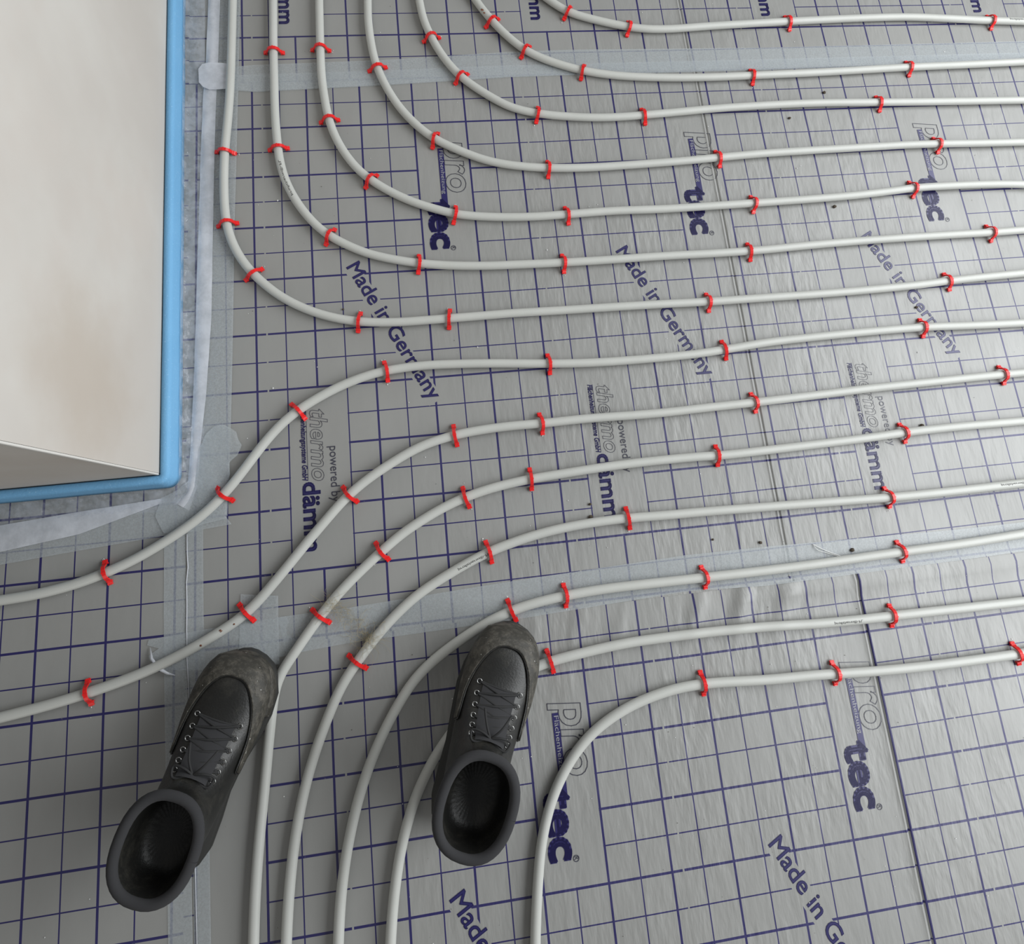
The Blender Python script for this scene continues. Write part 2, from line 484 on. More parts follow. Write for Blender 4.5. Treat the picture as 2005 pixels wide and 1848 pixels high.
# corner bead: slim rounded ridge with a groove each side, standing proud of the arris
prof = [(-.0062, -.0001), (-.0056, -.0009), (-.0050, -.0002), (-.0042, -.0002), (-.0034, -.0012), (-.0006, -.0014), (.0010, -.0010), (.0012, .0006), (.0007, .0012), (.0001, .0016)]
V = []; Fc = []
zs = [0.052, .4, .8, 1.2, 1.6, 2.0, 2.6]
for z in zs:
    for (x, y) in prof: V.append((WX + x, WY + y, z))
npf = len(prof)
for i in range(len(zs) - 1):
    for j in range(npf - 1): Fc.append((i * npf + j, i * npf + j + 1, (i + 1) * npf + j + 1, (i + 1) * npf + j))
bead = link_mesh('corner_bead', V, Fc, M_BEAD, wall)
bead['label'] = 'pale corner bead running up the wall edge'

def sweep_L(path, profile, fn=None, closed_ring=False):
    """sweep an (out, z) profile along a 2D path; out points to the room side"""
    P = np.array(path, float); Tn = np.gradient(P, axis=0); Tn /= np.linalg.norm(Tn, axis=1)[:, None]
    N = np.c_[-Tn[:, 1], Tn[:, 0]]
    V = []; Fc = []; m = len(profile)
    for i, (p, n) in enumerate(zip(P, N)):
        for j, (o, z) in enumerate(profile):
            d = fn(i, j, p) if fn else (0, 0)
            V.append((p[0] + n[0] * (o + d[0]), p[1] + n[1] * (o + d[0]), z + d[1]))
    for i in range(len(P) - 1):
        for j in range(m - (0 if closed_ring else 1)):
            k = (j + 1) % m
            Fc.append((i * m + j, i * m + k, (i + 1) * m + k, (i + 1) * m + j))
    if closed_ring: Fc += [tuple(range(m)), tuple((len(P) - 1) * m + j for j in range(m))[::-1]]
    return V, Fc
def corner_path(off, rad, ytop=1.02, xleft=-1.5, step=.01):
    # runs along the front face from the left, round the corner, then up the right face (room side on the right hand)
    x1, y1 = WX + off, WY - off
    pts = [(x, y1) for x in np.arange(xleft, x1 - rad, step)]
    for a in np.linspace(-math.pi / 2, 0, 10): pts.append((x1 - rad + rad * math.cos(a), y1 + rad + rad * math.sin(a)))
    pts += [(x1, y) for y in np.arange(y1 + rad + step, ytop, step)]
    return pts[::-1]
h = .051
fprof = [(.0016, .001), (.0016, h - .003), (.0034, h), (.010, h + .0005), (.0135, h - .002), (.0150, h - .007), (.0165, .02), (.0175, .001)]
def fj(i, j, p):
    n1 = noise.noise(Vector((p[0] * 7, p[1] * 7, 1.0))); n2 = noise.noise(Vector((p[0] * 18, p[1] * 18, 5.0 + j * .3)))
    k = 0 if j < 2 else 1
    return (k * (.0012 * n1 + .0005 * n2 + .0010), .0012 * n1 if 0 < j < 7 else 0)
V, Fc = sweep_L(corner_path(.0, .0015), fprof, fj, True)
foam = link_mesh('edge_insulation_strip', V, Fc, M_FOAM)
tag(foam, 'sky blue foam edge strip wrapped round the foot of the plastered wall', 'foam strip')

# clear film skirt between foam and taped flange, crumpled
def flj(i, j, p):
    s = i * .01; e = 0 if j == 0 else 1
    a = noise.noise(Vector((s * 16, j * 1.1, 2.0))); c = noise.noise(Vector((s * 55, j * 1.9, 7.0)))
    w = math.sin(math.pi * min(j, 7) / 7.5)
    return (e * w * (.0035 * a + .002 * c), e * w * (.0045 * max(a, -.4) + .0050 * abs(c)))
lprof = [(.0012, .018), (.0022, .0145), (.0040, .0110), (.0075, .0075), (.013, .0052), (.020, .0040), (.028, .0028), (.036, .0014)]
V, Fc = sweep_L(corner_path(.0185, .012, step=.005), lprof, flj)
skirt = link_mesh('plastic_film', V, Fc, M_FILM)
tag(skirt, 'clear crinkled plastic film between the blue foam strip and the tape', 'film')

# ------------------------------------------------------------------ tapes (traced between two edges, then laid on the floor)
def tape(name, A, B, mat, label, cat, z=.0009, nw=6, step=.012, amp=.0004, jag=0.0, group=None, ripple=None):
    """strip between two edge lines given by their end and bend points on the floor"""
    PA = resample([at(*q)[:2] for q in A], step); PB0 = np.array([at(*q)[:2] for q in B]); n = len(PA)
    d = np.r_[0, np.cumsum(np.linalg.norm(np.diff(PB0, axis=0), axis=1))]; s = np.linspace(0, d[-1], n)
    PB = np.c_[np.interp(s, d, PB0[:, 0]), np.interp(s, d, PB0[:, 1])]
    V = []; Fc = []
    for i in range(n):
        for j in range(nw + 1):
            t = j / nw; q = PA[i] * (1 - t) + PB[i] * t
            if jag and i in (0, n - 1):
                dr = (PA[1] - PA[0]) / step; q = q + dr * jag * noise.noise(Vector((t * 5, i, 4)))
            hh = z + amp * (1 + noise.noise(Vector((q[0] * 45, q[1] * 45, z * 1000)))) + lift(q[0], q[1])
            if ripple: hh += ripple(q[0], q[1], t)
            V.append((q[0], q[1], hh))
    m = nw + 1
    for i in range(n - 1):
        for j in range(nw): Fc.append((i * m + j, i * m + j + 1, (i + 1) * m + j + 1, (i + 1) * m + j))
    o = link_mesh(name, V, Fc, mat); tag(o, label, cat, group); return o

tape('adhesive_tape', [(398, 131), (460, 131), (500, 128), (750, 118), (1000, 102), (1120, 98), (1500, 94), (2005, 81), (2140, 77), (2400, 69)],
     [(398, 178), (460, 178), (500, 181), (750, 168), (1000, 152), (1120, 148), (1500, 138), (2005, 119), (2140, 115), (2400, 107)],
     M_TAPE, 'long translucent tape strip across the far foil joint near the top', 'tape', z=.0007)
tape('adhesive_tape', [(392, 150), (440, 149), (500, 147), (750, 139), (1000, 129), (1500, 117), (2005, 104), (2140, 100), (2400, 92)],
     [(396, 174), (440, 176), (500, 180), (750, 167), (1000, 151), (1500, 137), (2005, 118), (2140, 114), (2400, 106)],
     M_TAPE, 'narrower second tape layer over the lower half of the far joint', 'tape', z=.0013,
     ripple=lambda x, y, t: .0008 * abs(noise.noise(Vector((x * 30, y * 60, 1)))))
tape('adhesive_tape', [(545, 1208), (680, 1190), (1000, 1138), (1340, 1087), (1500, 1070), (1880, 1036), (2005, 1022), (2140, 1006), (2400, 971)],
     [(560, 1282), (680, 1259), (1000, 1214), (1340, 1158), (1500, 1146), (1880, 1096), (2005, 1078), (2140, 1060), (2400, 1023)],
     M_TAPE, 'long translucent tape strip across the near foil joint above the boots', 'tape', z=.0008)
tape('adhesive_tape', [(292, 1252), (400, 1232), (470, 1222), (560, 1206)], [(305, 1312), (400, 1312), (470, 1300), (575, 1281)],
     M_TAPE, 'short overlapping tape piece with a torn left end, left of the boots', 'tape', z=.0015, jag=.02)
tape('adhesive_tape', [(472, 1163), (470, 1230), (468, 1300)], [(545, 1166), (546, 1230), (548, 1300)],
     M_TAPE, 'small square tape patch under the red clip above the left boot', 'tape', z=.0021)
V, Fc = tube([at(x, y, .0022) + np.array([.0006 * wavy(0, y * .02, 1), 0, 0]) for x, y in [(366, 1046), (366, 1080), (368, 1110), (365, 1140), (366, 1180), (365, 1230), (366, 1290), (369, 1336), (372, 1420), (377, 1540), (382, 1700), (386, 1860)]], .0008, 6)
tf = link_mesh('tape_fold', V, Fc, M_FLANGE); tag(tf, 'thin white folded tape edge between the two parallel tape strips', 'tape')
# vertical strips on the left joint
tape('adhesive_tape', [(322, 1048), (321, 1200), (322, 1336), (325, 1500), (330, 1860)], [(364, 1036), (364, 1200), (367, 1336), (372, 1500), (378, 1860)],
     M_TAPE, 'left of two parallel tape strips running down from the wall corner', 'tape', z=.0007)
tape('adhesive_tape', [(367, 1040), (367, 1200), (370, 1336), (375, 1500), (381, 1860)], [(398, 1020), (399, 1200), (403, 1336), (408, 1500), (414, 1860)],
     M_TAPE, 'right of two parallel tape strips running down from the wall corner', 'tape', z=.0008)
tape('adhesive_tape', [(414, -60), (411, 0), (406, 120), (400, 300), (394, 440), (388, 640), (384, 760), (376, 900), (372, 985)],
     [(473, -60), (471, 0), (468, 140), (464, 300), (460, 440), (457, 640), (454, 780), (451, 900), (446, 1010)],
     M_TAPE, 'vertical tape strip beside the blue foam, under the leftmost pipe', 'tape', z=.0016)
def fr(x, y, t): return .003 * math.sin(math.pi * min(1, t * 1.1)) * (.6 + .7 * noise.noise(Vector((y * 6, 0, 3)))) + .0012 * noise.noise(Vector((y * 25, t * 2, 0)))
tape('film_flange', [(411, -60), (409, 0), (404, 120), (398, 200), (394, 300), (390, 440), (387, 520), (384, 640), (380, 760), (374, 880), (368, 960), (345, 985)],
     [(434, -60), (432, 0), (428, 120), (424, 200), (421, 300), (419, 400), (417, 500), (415, 620), (410, 700), (404, 780), (395, 860), (388, 950), (372, 1000)],
     M_FLANGE, 'milky white film flange beside the blue foam along the right wall face', 'film flange', z=.0026, ripple=fr)
tape('adhesive_tape', [(-60, 1043), (0, 1031), (150, 1005), (319, 977), (372, 968), (440, 1008)], [(-60, 1117), (0, 1106), (150, 1079), (311, 1051), (380, 1040), (454, 1026)],
     M_TAPE, 'wide tape band along the front of the wall foot at the left', 'tape', z=.0014, nw=8)
tape('film_flange', [(-60, 1041), (0, 1029), (150, 1003), (319, 976)], [(-60, 1093), (0, 1081), (156, 1046), (316, 986)],
     M_FLANGE, 'milky white film flange along the front wall face at the left edge', 'film flange', z=.0026,
     ripple=lambda x, y, t: .0016 * abs(noise.noise(Vector((x * 9, t * 2, 3)))))
tape('adhesive_tape', [(391, 140), (396, 131), (405, 127), (430, 128), (455, 130)], [(392, 166), (398, 174), (408, 180), (430, 180), (455, 178)],
     M_FLANGE, 'white bulging left end of the far joint tape over the flange', 'tape', z=.0075, amp=.0008)
# rounded translucent patch at the corner
def patch(name, outline, mat, label, z):
    P = [at(*q)[:2] for q in outline]; P = resample(P + [P[0]], .006)[:-1]; c = np.mean(P, axis=0); V = []; Fc = []; n = len(P); K = 8
    for k in range(K + 1):
        for q in P:
            w = c + (q - c) * k / K; V.append((w[0], w[1], z + .0014 * abs(noise.noise(Vector((w[0] * 32, w[1] * 32, 9)))) * (1 - .7 * (k == K))))
    for k in range(K):
        for i in range(n):
            j = (i + 1) % n
            Fc.append((k * n + i, k * n + j, (k + 1) * n + j, (k + 1) * n + i))
    o = link_mesh(name, V, Fc, mat); tag(o, label, 'tape'); return o
patch('tape_patch', [(392, 880), (404, 850), (420, 836), (436, 831), (452, 838), (464, 846), (468, 862), (475, 872), (466, 892), (450, 905), (452, 930), (440, 960), (410, 990), (392, 985), (384, 940)],
      M_TAPE, 'crumpled round tape patch at the wall corner beside the pipe', .0042)
patch('tape_patch', [(318, 975), (345, 962), (372, 940), (392, 925), (430, 940), (447, 960), (445, 1015), (400, 1026), (350, 1045), (322, 1044), (305, 1010)],
      M_TAPE, 'overlapped tape patch folded round the wall corner at floor level', .0040)
V, Fc = tube([at(294, 1268, .003), at(297, 1290, .009), at(310, 1308, .012), at(328, 1318, .006), at(343, 1322, .003)], [.0006, .0022, .003, .002, .0006], 8)
curl = link_mesh('tape_curl', V, Fc, M_FLANGE); tag(curl, 'curled torn tape end beside the pipe near the bottom left', 'tape')

# ------------------------------------------------------------------ heating pipes
PR = .0078
PZ = .0098
PIPES = [
 [(1000,-110),(1040,-30),(1075,0),(1112,23),(1162,38),(1199.5,46.5),(1232,53),(1274,57),(1324,56),(1374,52),(1499,44.4),(1600.8,39),(1701.5,34.8),(1777,33.2),(1852.6,36),(1928,39.8),(2005,42),(2140,46)],
 [(880,-110),(905,-45),(931,0),(949,23.7),(963.8,41),(983.8,62),(1025,96),(1062.3,114.5),(1099.8,127.2),(1142.1,138.4),(1199.5,147),(1249.4,150.4),(1324,152),(1399,150.9),(1473.8,147.6),(1600.8,141.8),(1701.5,136),(1779.6,131.5),(1877.8,127.2),(2005,121),(2140,114)],
 [(806,-110),(812,-50),(821,0),(829,37.4),(845.4,74.8),(866.6,109.7),(899,147.1),(936.4,174.6),(973.8,197),(998.8,209.5),(1052.4,222),(1112.2,228),(1162,230),(1212,229),(1261.8,225),(1324,219.5),(1399,212.5),(1498.8,206),(1600.8,201.5),(1714,200.3),(1827,199),(2005,196),(2140,193)],
 [(718,-110),(719,-50),(720,0),(720.7,37.4),(725.7,79.8),(735.7,124.7),(751.9,162),(774.3,199.5),(806.7,237),(849,270.6),(899,294.3),(948.9,313),(998.8,323),(1072.3,328.7),(1149.6,328),(1224.4,323.5),(1299.3,318),(1374,311.7),(1409,308),(1498.8,300),(1600.8,293.5),(1701.5,287.7),(1777,283.4),(1837.5,281.6),(1928,280),(2005,278),(2140,275)],
 [(623,-110),(624,-50),(625,0),(626,50),(627.2,92.3),(629.7,149.6),(635.9,194.5),(643.4,232),(657,269.3),(679.6,306.7),(704.5,335.4),(724.4,351),(761.8,374),(811.7,396.5),(861.6,411.5),(891.5,419),(948.9,424),(998.8,425),(1049.9,423.8),(1111,419.5),(1199.5,412.7),(1299.3,409),(1399,402.7),(1476.3,397.5),(1600.8,388.5),(1676.3,382),(1751.9,373),(1789.7,368),(1877.8,362.7),(1953.4,360.4),(2005,361),(2140,368)],
 [(534,-110),(534.5,-50),(535,0),(535.4,92.3),(536.9,162),(538.7,224.4),(542.9,279.3),(548.6,319.2),(559.9,356.6),(580,394),(603,424.5),(624,446),(647,463),(674.6,477.4),(712,493.6),(749.4,503.6),(818,515),(874,519.3),(948.9,520.3),(998.8,518.5),(1103.5,513.8),(1199.5,508),(1299.3,501),(1399,495.8),(1471.3,491),(1500,488.5),(1600.8,478.5),(1701.5,470.2),(1802.3,463.2),(1877.8,458.5),(1940.8,455),(2005,450),(2140,438)],
 [(458,-110),(457,-50),(455.7,0),(453.8,77.8),(450,181.5),(444.8,246.4),(440.3,290.5),(438.3,363),(440.9,420),(446,449),(456.4,479),(472,507),(492.7,533),(515,554),(549.9,580.5),(599.8,605.5),(649.6,621),(702,629.5),(774,630.8),(824,627.5),(881.5,623),(948.9,617.6),(998.8,613.5),(1099.8,607.4),(1199.5,600.9),(1299.3,595.1),(1390.3,590.3),(1500,582.5),(1600.8,575.5),(1701.5,567.2),(1802.3,557.1),(1862.7,549),(1928.2,542),(2005,534.5),(2140,521)],
 [(-150,1198),(-60,1186),(0,1175.3),(51.9,1167.5),(103.7,1155.8),(155.6,1141),(204.9,1122),(259.3,1097.5),(311.2,1067.6),(363,1034),(407.2,999),(440.9,965),(474.6,923.7),(500.5,889),(525,858),(553,828),(584,803),(624.7,777.5),(674.6,752),(724.4,733.5),(754.4,725.8),(824.2,715.8),(899,712.3),(948.9,711.3),(998.8,711.3),(1074.8,711.8),(1149.6,710.4),(1224.4,705.8),(1299.3,699.4),(1361.6,693),(1421.4,684),(1500,670.5),(1600.8,659),(1701.5,649),(1812.3,640.3),(1903,637),(2005,632),(2140,623)],
 [(-150,1440),(0,1405),(120,1373),(220,1340),(259,1325.7),(311,1303),(363,1277),(415,1246.5),(466.8,1213),(505,1178),(532,1146),(562.3,1110),(599.8,1063.5),(637,1019.7),(674.6,977),(712,944),(749.4,917.6),(786.8,894),(824.2,873.5),(891.5,851.5),(948.9,840.5),(998.8,834),(1058.6,829),(1149.6,819.2),(1224.4,814),(1299.3,807.8),(1374,799.1),(1478.8,787.6),(1600.8,773),(1701.5,760.5),(1802.3,749.8),(1903,739),(1973.6,732.2),(2005,729.2),(2140,715)],
 [(496,1860),(500,1750),(508,1640),(519,1530),(529,1425),(543,1331),(574.8,1281),(604.7,1236.6),(629.7,1203),(649.6,1177.5),(674.6,1149.3),(712,1112),(749.4,1077.5),(786.8,1045),(836.7,1012),(874,990.5),(911.5,973.5),(948.9,959.8),(998.8,946.3),(1041,937.4),(1099.8,927.6),(1149.6,919.4),(1224.4,908.7),(1299.3,900.3),(1374,893.5),(1411.5,891.5),(1500,881.5),(1600.8,869.5),(1701.5,856.9),(1777,846),(1877.8,835),(2005,824),(2140,811)],
 [(560,1860),(566,1750),(578,1640),(600,1530),(632,1430),(672,1336.4),(699.5,1296),(724.4,1261.6),(752,1228),(786.8,1191.7),(824.2,1159.3),(874,1126.9),(911.5,1104.5),(956.4,1081),(998.8,1064),(1049.9,1047),(1099.8,1034.2),(1174.6,1020.9),(1233.2,1014),(1299.3,1009),(1374,1002.2),(1499,992.5),(1600.8,984.5),(1701.5,977),(1746.9,973.5),(1852.6,963),(2005,945.5),(2140,929)],
 [(662,1860),(668,1750),(684,1640),(712,1530),(755,1425),(806.7,1336.4),(834,1306),(862,1281.5),(899,1254),(948.9,1221.7),(982,1204),(1012.5,1191.7),(1049.9,1179.8),(1107.2,1166.3),(1174.6,1154.3),(1249.4,1145),(1324.2,1136.9),(1384,1130),(1499,1117),(1600.8,1104),(1701.5,1089.5),(1772,1079.5),(1877.8,1065.5),(2005,1045),(2140,1024)],
 [(764,1860),(772,1750),(790,1640),(822,1540),(872,1450),(935,1380),(1000,1330),(1059.9,1301),(1099.8,1288.5),(1149.6,1276),(1224.4,1259.3),(1299.3,1248.5),(1374,1239),(1499,1227),(1600.8,1221),(1701.5,1211.2),(1754.4,1205),(1877.8,1191.5),(2005,1177.2),(2140,1162)],
 [(1048,1860),(1052,1750),(1062,1640),(1090,1540),(1145,1450),(1220,1390),(1310,1352),(1375,1339),(1424,1335),(1500,1331),(1600.8,1321.5),(1701.5,1315),(1802.3,1305.6),(1903,1293),(1988.7,1281),(2005,1278.5),(2140,1260)],
]
ORD = ['topmost', 'second', 'third', 'fourth', 'fifth', 'sixth', 'seventh', 'eighth', 'ninth', 'tenth', 'eleventh', 'twelfth', 'thirteenth', 'fourteenth']
PL = {0: 'topmost pale grey heating pipe, entering at the top edge middle',
      1: 'second pale grey heating pipe from the top, with a brown smudge',
      2: 'third pale grey heating pipe from the top, curving to the right',
      3: 'fourth pale grey heating pipe from the top, curving past the outlined lettering',
      4: 'fifth pale grey heating pipe from the top, curving to the right',
      5: 'sixth pale grey heating pipe from the top, with tiny print on its bend',
      6: 'pale grey pipe on the leftmost bend, running down beside the tape',
      7: 'uppermost S-curved pale grey pipe passing the wall corner to the left edge',
      8: 'second S-curved grey pipe, dirt specked, passing above the left boot',
      9: 'third S-curved pale grey pipe, running down right of the left boot',
      10: 'fourth S-curved grey pipe with tiny print and straw fibres on it',
      11: 'grey heating pipe passing just above and left of the right boot',
      12: 'pale grey heating pipe ending under the right boot toe',
      13: 'lowest pale grey heating pipe at the bottom right corner'}
paths = []
pobjs = []
for i, px in enumerate(PIPES):
    W = np.array([at(x, y, PZ) for x, y in px])
    def grow(p, d, aim, n=14, step=.04):      # the run goes on beyond the picture, easing towards aim
        out = []; d = d[:2] / np.linalg.norm(d[:2])
        for _ in range(n):
            if aim is not None: d = d * .6 + np.array(aim) * .4; d /= np.linalg.norm(d)
            p = np.array([p[0] + d[0] * step, p[1] + d[1] * step, PZ]); out.append(p)
        return np.array(out)
    head = grow(W[0], W[0] - W[1], (0, 1) if i < 7 else (None if i < 9 else (0, -1)), 14 if i < 9 else 9)
    tail = grow(W[-1], W[-1] - W[-2], (1, .06), 18)
    W = np.vstack([head[::-1], W, tail])
    S = resample(catmull(W, 6), .003)
    for _ in range(54):
        S[1:-1] = .25 * S[:-2] + .5 * S[1:-1] + .25 * S[2:]
    for k in range(len(S)):     # follows the lifted foil
        S[k, 2] = PZ + lift(S[k, 0], S[k, 1]) * .8
    for _ in range(24): S[1:-1, 2] = .25 * S[:-2, 2] + .5 * S[1:-1, 2] + .25 * S[2:, 2]
    V, Fc = tube(S, PR, 16)
    o = link_mesh('heating_pipe', V, Fc, M_PIPE)
    tag(o, PL[i], 'pipe', 'heating pipes clipped on the foil'); pobjs.append(o); paths.append(S)

# tiny print on the pipes
def pipe_print(i, px0, px1, ang, body='profitherm®-FL', h=.0026, gap=None):
    S = paths[i]; a = at(*px0, PZ)[:2]; b = at(*px1, PZ)[:2]
    ia = int(np.argmin(np.linalg.norm(S[:, :2] - a, axis=1))); ib = int(np.argmin(np.linalg.norm(S[:, :2] - b, axis=1)))
    d = np.r_[0, np.cumsum(np.linalg.norm(np.diff(S, axis=0), axis=1))]
    L = abs(d[ib] - d[ia]); sg = 1 if ib > ia else -1
    V, Fc = word(body, L, h, .0)
    Tn = np.gradient(S, axis=0); Tn /= np.linalg.norm(Tn, axis=1)[:, None]; out = []
    for x, y in V:
        s = d[ia] + sg * x
        c = np.array([np.interp(s, d, S[:, k]) for k in range(3)]); t = np.array([np.interp(s, d, Tn[:, k]) for k in range(3)]) * sg
        side = np.array([-t[1], t[0], 0]); side /= np.linalg.norm(side)
        th = math.radians(ang) - (y - h * .5) / PR
        # angle 90 = top of pipe; lettering up direction leans to the left hand side of reading
        out.append(c + (PR + .00025) * (math.sin(th) * np.array([0, 0, 1.0]) + math.cos(th) * -side) * 1.0)
    o = link_mesh('pipe_print', out, Fc, M_PINK, pobjs[i], smooth=False)
pipe_print(5, (572, 385), (545, 318), 95)
pipe_print(10, (897, 1113), (956, 1082), 80)
pipe_print(10, (1955, 953), (2012, 945), 100)
pipe_print(12, (1630, 1219), (1686, 1213), 85)
pipe_print(0, (1972, 41), (2020, 42), 85)

# dried brown smudges stuck to pipes
def blob(name, c, r, mat, flat=.35, seed=0, parent=None, label=None, cat=None):
    bm = bmesh.new(); bmesh.ops.create_icosphere(bm, subdivisions=2, radius=1)
    for v in bm.verts:
        k = 1 + .55 * noise.noise(v.co * 1.7 + Vector((seed * 3.3, 0, 0)))
        v.co = Vector((v.co.x * k * r, v.co.y * k * r * .8, v.co.z * k * r * flat))
    o = from_bm(name, bm, mat, parent, loc=c)
    if label: tag(o, label, cat)
    return o
for (i, px, py, r) in [(1, 944, 19, .0028), (1, 948, 25, .0022), (8, 432, 1235, .0026), (8, 458, 1222, .0016), (8, 393, 1264, .0018)]:
    c = at(px, py, PZ + PR); blob('dirt_smudge', (c[0], c[1], PZ + PR - .0003), r, simple('rust_smudge', (.16, .06, .03), .9).mat, .16, px, pobjs[i])

# ------------------------------------------------------------------ red clips
def clip_mesh(seed):
    rnd = random.Random(seed)
    pth = [(-.0190, .0016), (-.0168, .0034), (-.0140, .0050), (-.0118, .0082), (-.0106, .0128), (-.0082, .0172), (-.0045, .0198), (0, .0206)]
    pth = pth + [(-x, z) for x, z in pth[-2::-1]]
    pth = [(x + .0006 * rnd.uniform(-1, 1) * (abs(x) > .012), z) for x, z in pth]
    bm = bmesh.new(); n = len(pth); rows = []
    for k, (x, z) in enumerate(pth):
        a = pth[max(0, k - 1)]; b2 = pth[min(n - 1, k + 1)]; t = Vector((b2[0] - a[0], 0, b2[1] - a[1])).normalized()
        nr = Vector((-t.z, 0, t.x)); hw = .0031 if 2 < k < n - 3 else (.0026 if k in (2, n - 3) else .0038)
        if 5 <= k <= n - 6: hw = .0027
        th = .0011 if 1 < k < n - 2 else .0014
        c = Vector((x, 0, z))
        rows.append([bm.verts.new(c + Vector((0, sy * hw, 0)) + nr * sn * th) for sy, sn in ((-1, -1), (1, -1), (1, 1), (-1, 1))])
    for k in range(n - 1):
        for j in range(4): bm.faces.new((rows[k][j], rows[k][(j + 1) % 4], rows[k + 1][(j + 1) % 4], rows[k + 1][j]))
    bm.faces.new(rows[0][::-1]); bm.faces.new(rows[-1])
    # centre rib and the short pointed barbs with their shoulders
    def box(x0, x1, y0, y1, z0, z1):
        vs = [bm.verts.new(q) for q in ((x0, y0, z0), (x1, y0, z0), (x1, y1, z0), (x0, y1, z0), (x0, y0, z1), (x1, y0, z1), (x1, y1, z1), (x0, y1, z1))]
        for f in ((3, 2, 1, 0), (4, 5, 6, 7), (0, 1, 5, 4), (1, 2, 6, 5), (2, 3, 7, 6), (3, 0, 4, 7)): bm.faces.new([vs[q] for q in f])
    box(-.0012, .0012, -.0032, .0032, .0200, .0222)
    for s in (-1, 1):
        xs = sorted((s * .0125, s * .0152)); box(xs[0], xs[1], -.0040, .0040, .0006, .0066)
        xs = sorted((s * .0160, s * .0196)); box(xs[0], xs[1], -.0024, .0024, .0005, .0040)
    bmesh.ops.recalc_face_normals(bm, faces=bm.faces[:])
    me = bpy.data.meshes.new('pipe_clip'); bm.to_mesh(me); bm.free(); me.materials.append(M_CLIP)
    return me
CM = [clip_mesh(k) for k in range(5)]
CLIPS = [
 [(1110,26),(1232,53),(1546,44),(1943,41)],
 [(958,42),(1023,104),(1141,140),(1477,147),(1783,131)],
 [(839,74),(901,152),(1052,222),(1263,226),(1726,202)],
 [(737,130),(846,282),(1073,327),(1410,308),(1838,281)],
 [(628,93),(642,234),(718,360),(891,419),(1111,420),(1476,398),(1791,370)],
 [(538,97),(545,287),(637,469),(818,516),(1104,514),(1470,490),(1941,453)],
 [(442,293),(438,437),(488,537),(703,630),(882,622),(1388,590),(1862,550)],
 [(206,1120),(446,973),(583,803),(755,726),(1077,712),(1421,686),(1812,643)],
 [(166,1346),(485,1208),(682,965),(893,857),(1059,830),(1480,789),(1970,735)],
 [(630,1208),(749,1081),(911,971),(1042,940),(1409,894),(1774,855)],
 [(700,1300),(956,1080),(1234,1016),(1743,974)],
 [(1004,1192),(1108,1170),(1382,1133),(1770,1082)],
 [(1080,1297),(1750,1208)],
 [(1380,1341),(1639,1322),(1998,1280)],
]
PN = {k: '%s pipe from the top' % ORD[k] for k in range(14)}; PN[0] = 'topmost pipe'; PN[6] = 'leftmost-bending pipe'; PN[7] = 'uppermost S-curved pipe'
PN[8] = 'second S-curved pipe'; PN[9] = 'third S-curved pipe'; PN[10] = 'fourth S-curved pipe'; PN[11] = 'pipe above the right boot'; PN[12] = 'pipe ending at the right boot'; PN[13] = 'lowest pipe'
ORD2 = ['first', 'second', 'third', 'fourth', 'fifth', 'sixth', 'seventh']
YAW = {(6, 4): -8, (3, 1): 14, (5, 2): 8, (7, 2): 6, (10, 1): -6, (1, 2): -4, (2, 2): 0}
tips = []
cr = random.Random(5)
for i, L in enumerate(CLIPS):
    S = paths[i]; Tn = np.gradient(S, axis=0)
    for k, (px, py) in enumerate(L):
        w = at(px, py, .013)[:2]; j = int(np.argmin(np.linalg.norm(S[:, :2] - w, axis=1)))
        t = Tn[j]; a = math.atan2(t[1], t[0])
        o = bpy.data.objects.new('pipe_clip', CM[cr.randrange(5)]); COL.objects.link(o)
        base = lift(S[j, 0], S[j, 1]) * .8 + .0006
        o.location = (S[j, 0], S[j, 1], base)
        lean = math.radians(cr.uniform(-9, 9))
        o.rotation_euler = (lean, 0, a - math.pi / 2 + math.radians(YAW.get((i, k), cr.uniform(-5, 5))))
        if i in (10,) and k == 0: where = 'lowest'
        n = len(L)
        end = 'first from its left end' if k == 0 else ('nearest the right edge' if k == n - 1 else '%s from its left end' % ORD2[k])
        if i < 7: end = end.replace('its left end', 'its upper end')
        tag(o, 'red clip on the %s, %s' % (PN[i], end), 'pipe clip', 'red pipe clips')
        ca = a - math.pi / 2
        for s in (-1, 1): tips.append((S[j, 0] + s * .0205 * math.cos(ca), S[j, 1] + s * .0205 * math.sin(ca), base))

# ------------------------------------------------------------------ crumbs, dirt, fibres
def scatter(name, pts, mat, label, cat):
    V = []; Fc = []; rnd = random.Random(11)
    for (x, y, z, r) in pts:
        b0 = len(V); q = [rnd.uniform(.6, 1.2) for _ in range(6)]
        V += [(x + r * q[0], y, z + r * .5), (x, y + r * q[1], z + r * .5), (x - r * q[2], y, z + r * .5), (x, y - r * q[3], z + r * .5), (x + r * .2, y, z + r * q[4]), (x, y, z)]
        Fc += [(b0 + a_, b0 + (a_ + 1) % 4, b0 + 4) for a_ in range(4)] + [(b0 + (a_ + 1) % 4, b0 + a_, b0 + 5) for a_ in range(4)]
    o = link_mesh(name, V, Fc, mat, smooth=False); tag(o, label, cat, kind='stuff'); return o
rr = random.Random(3); pts = []
for _ in range(300):
    x, y = rr.uniform(-.45, 1.6), rr.uniform(-1.5, .25)
    if x < -.2 and y > -.72: continue
    pts.append((x, y, .0006 + lift(x, y), rr.choice([.0004, .0005, .0007, .001])))
for (x, y, z) in tips:
    if rr.random() < .4:
        for _ in range(rr.randint(2, 4)): pts.append((x + rr.uniform(-.003, .003), y + rr.uniform(-.003, .003), z, rr.uniform(.0006, .0013)))
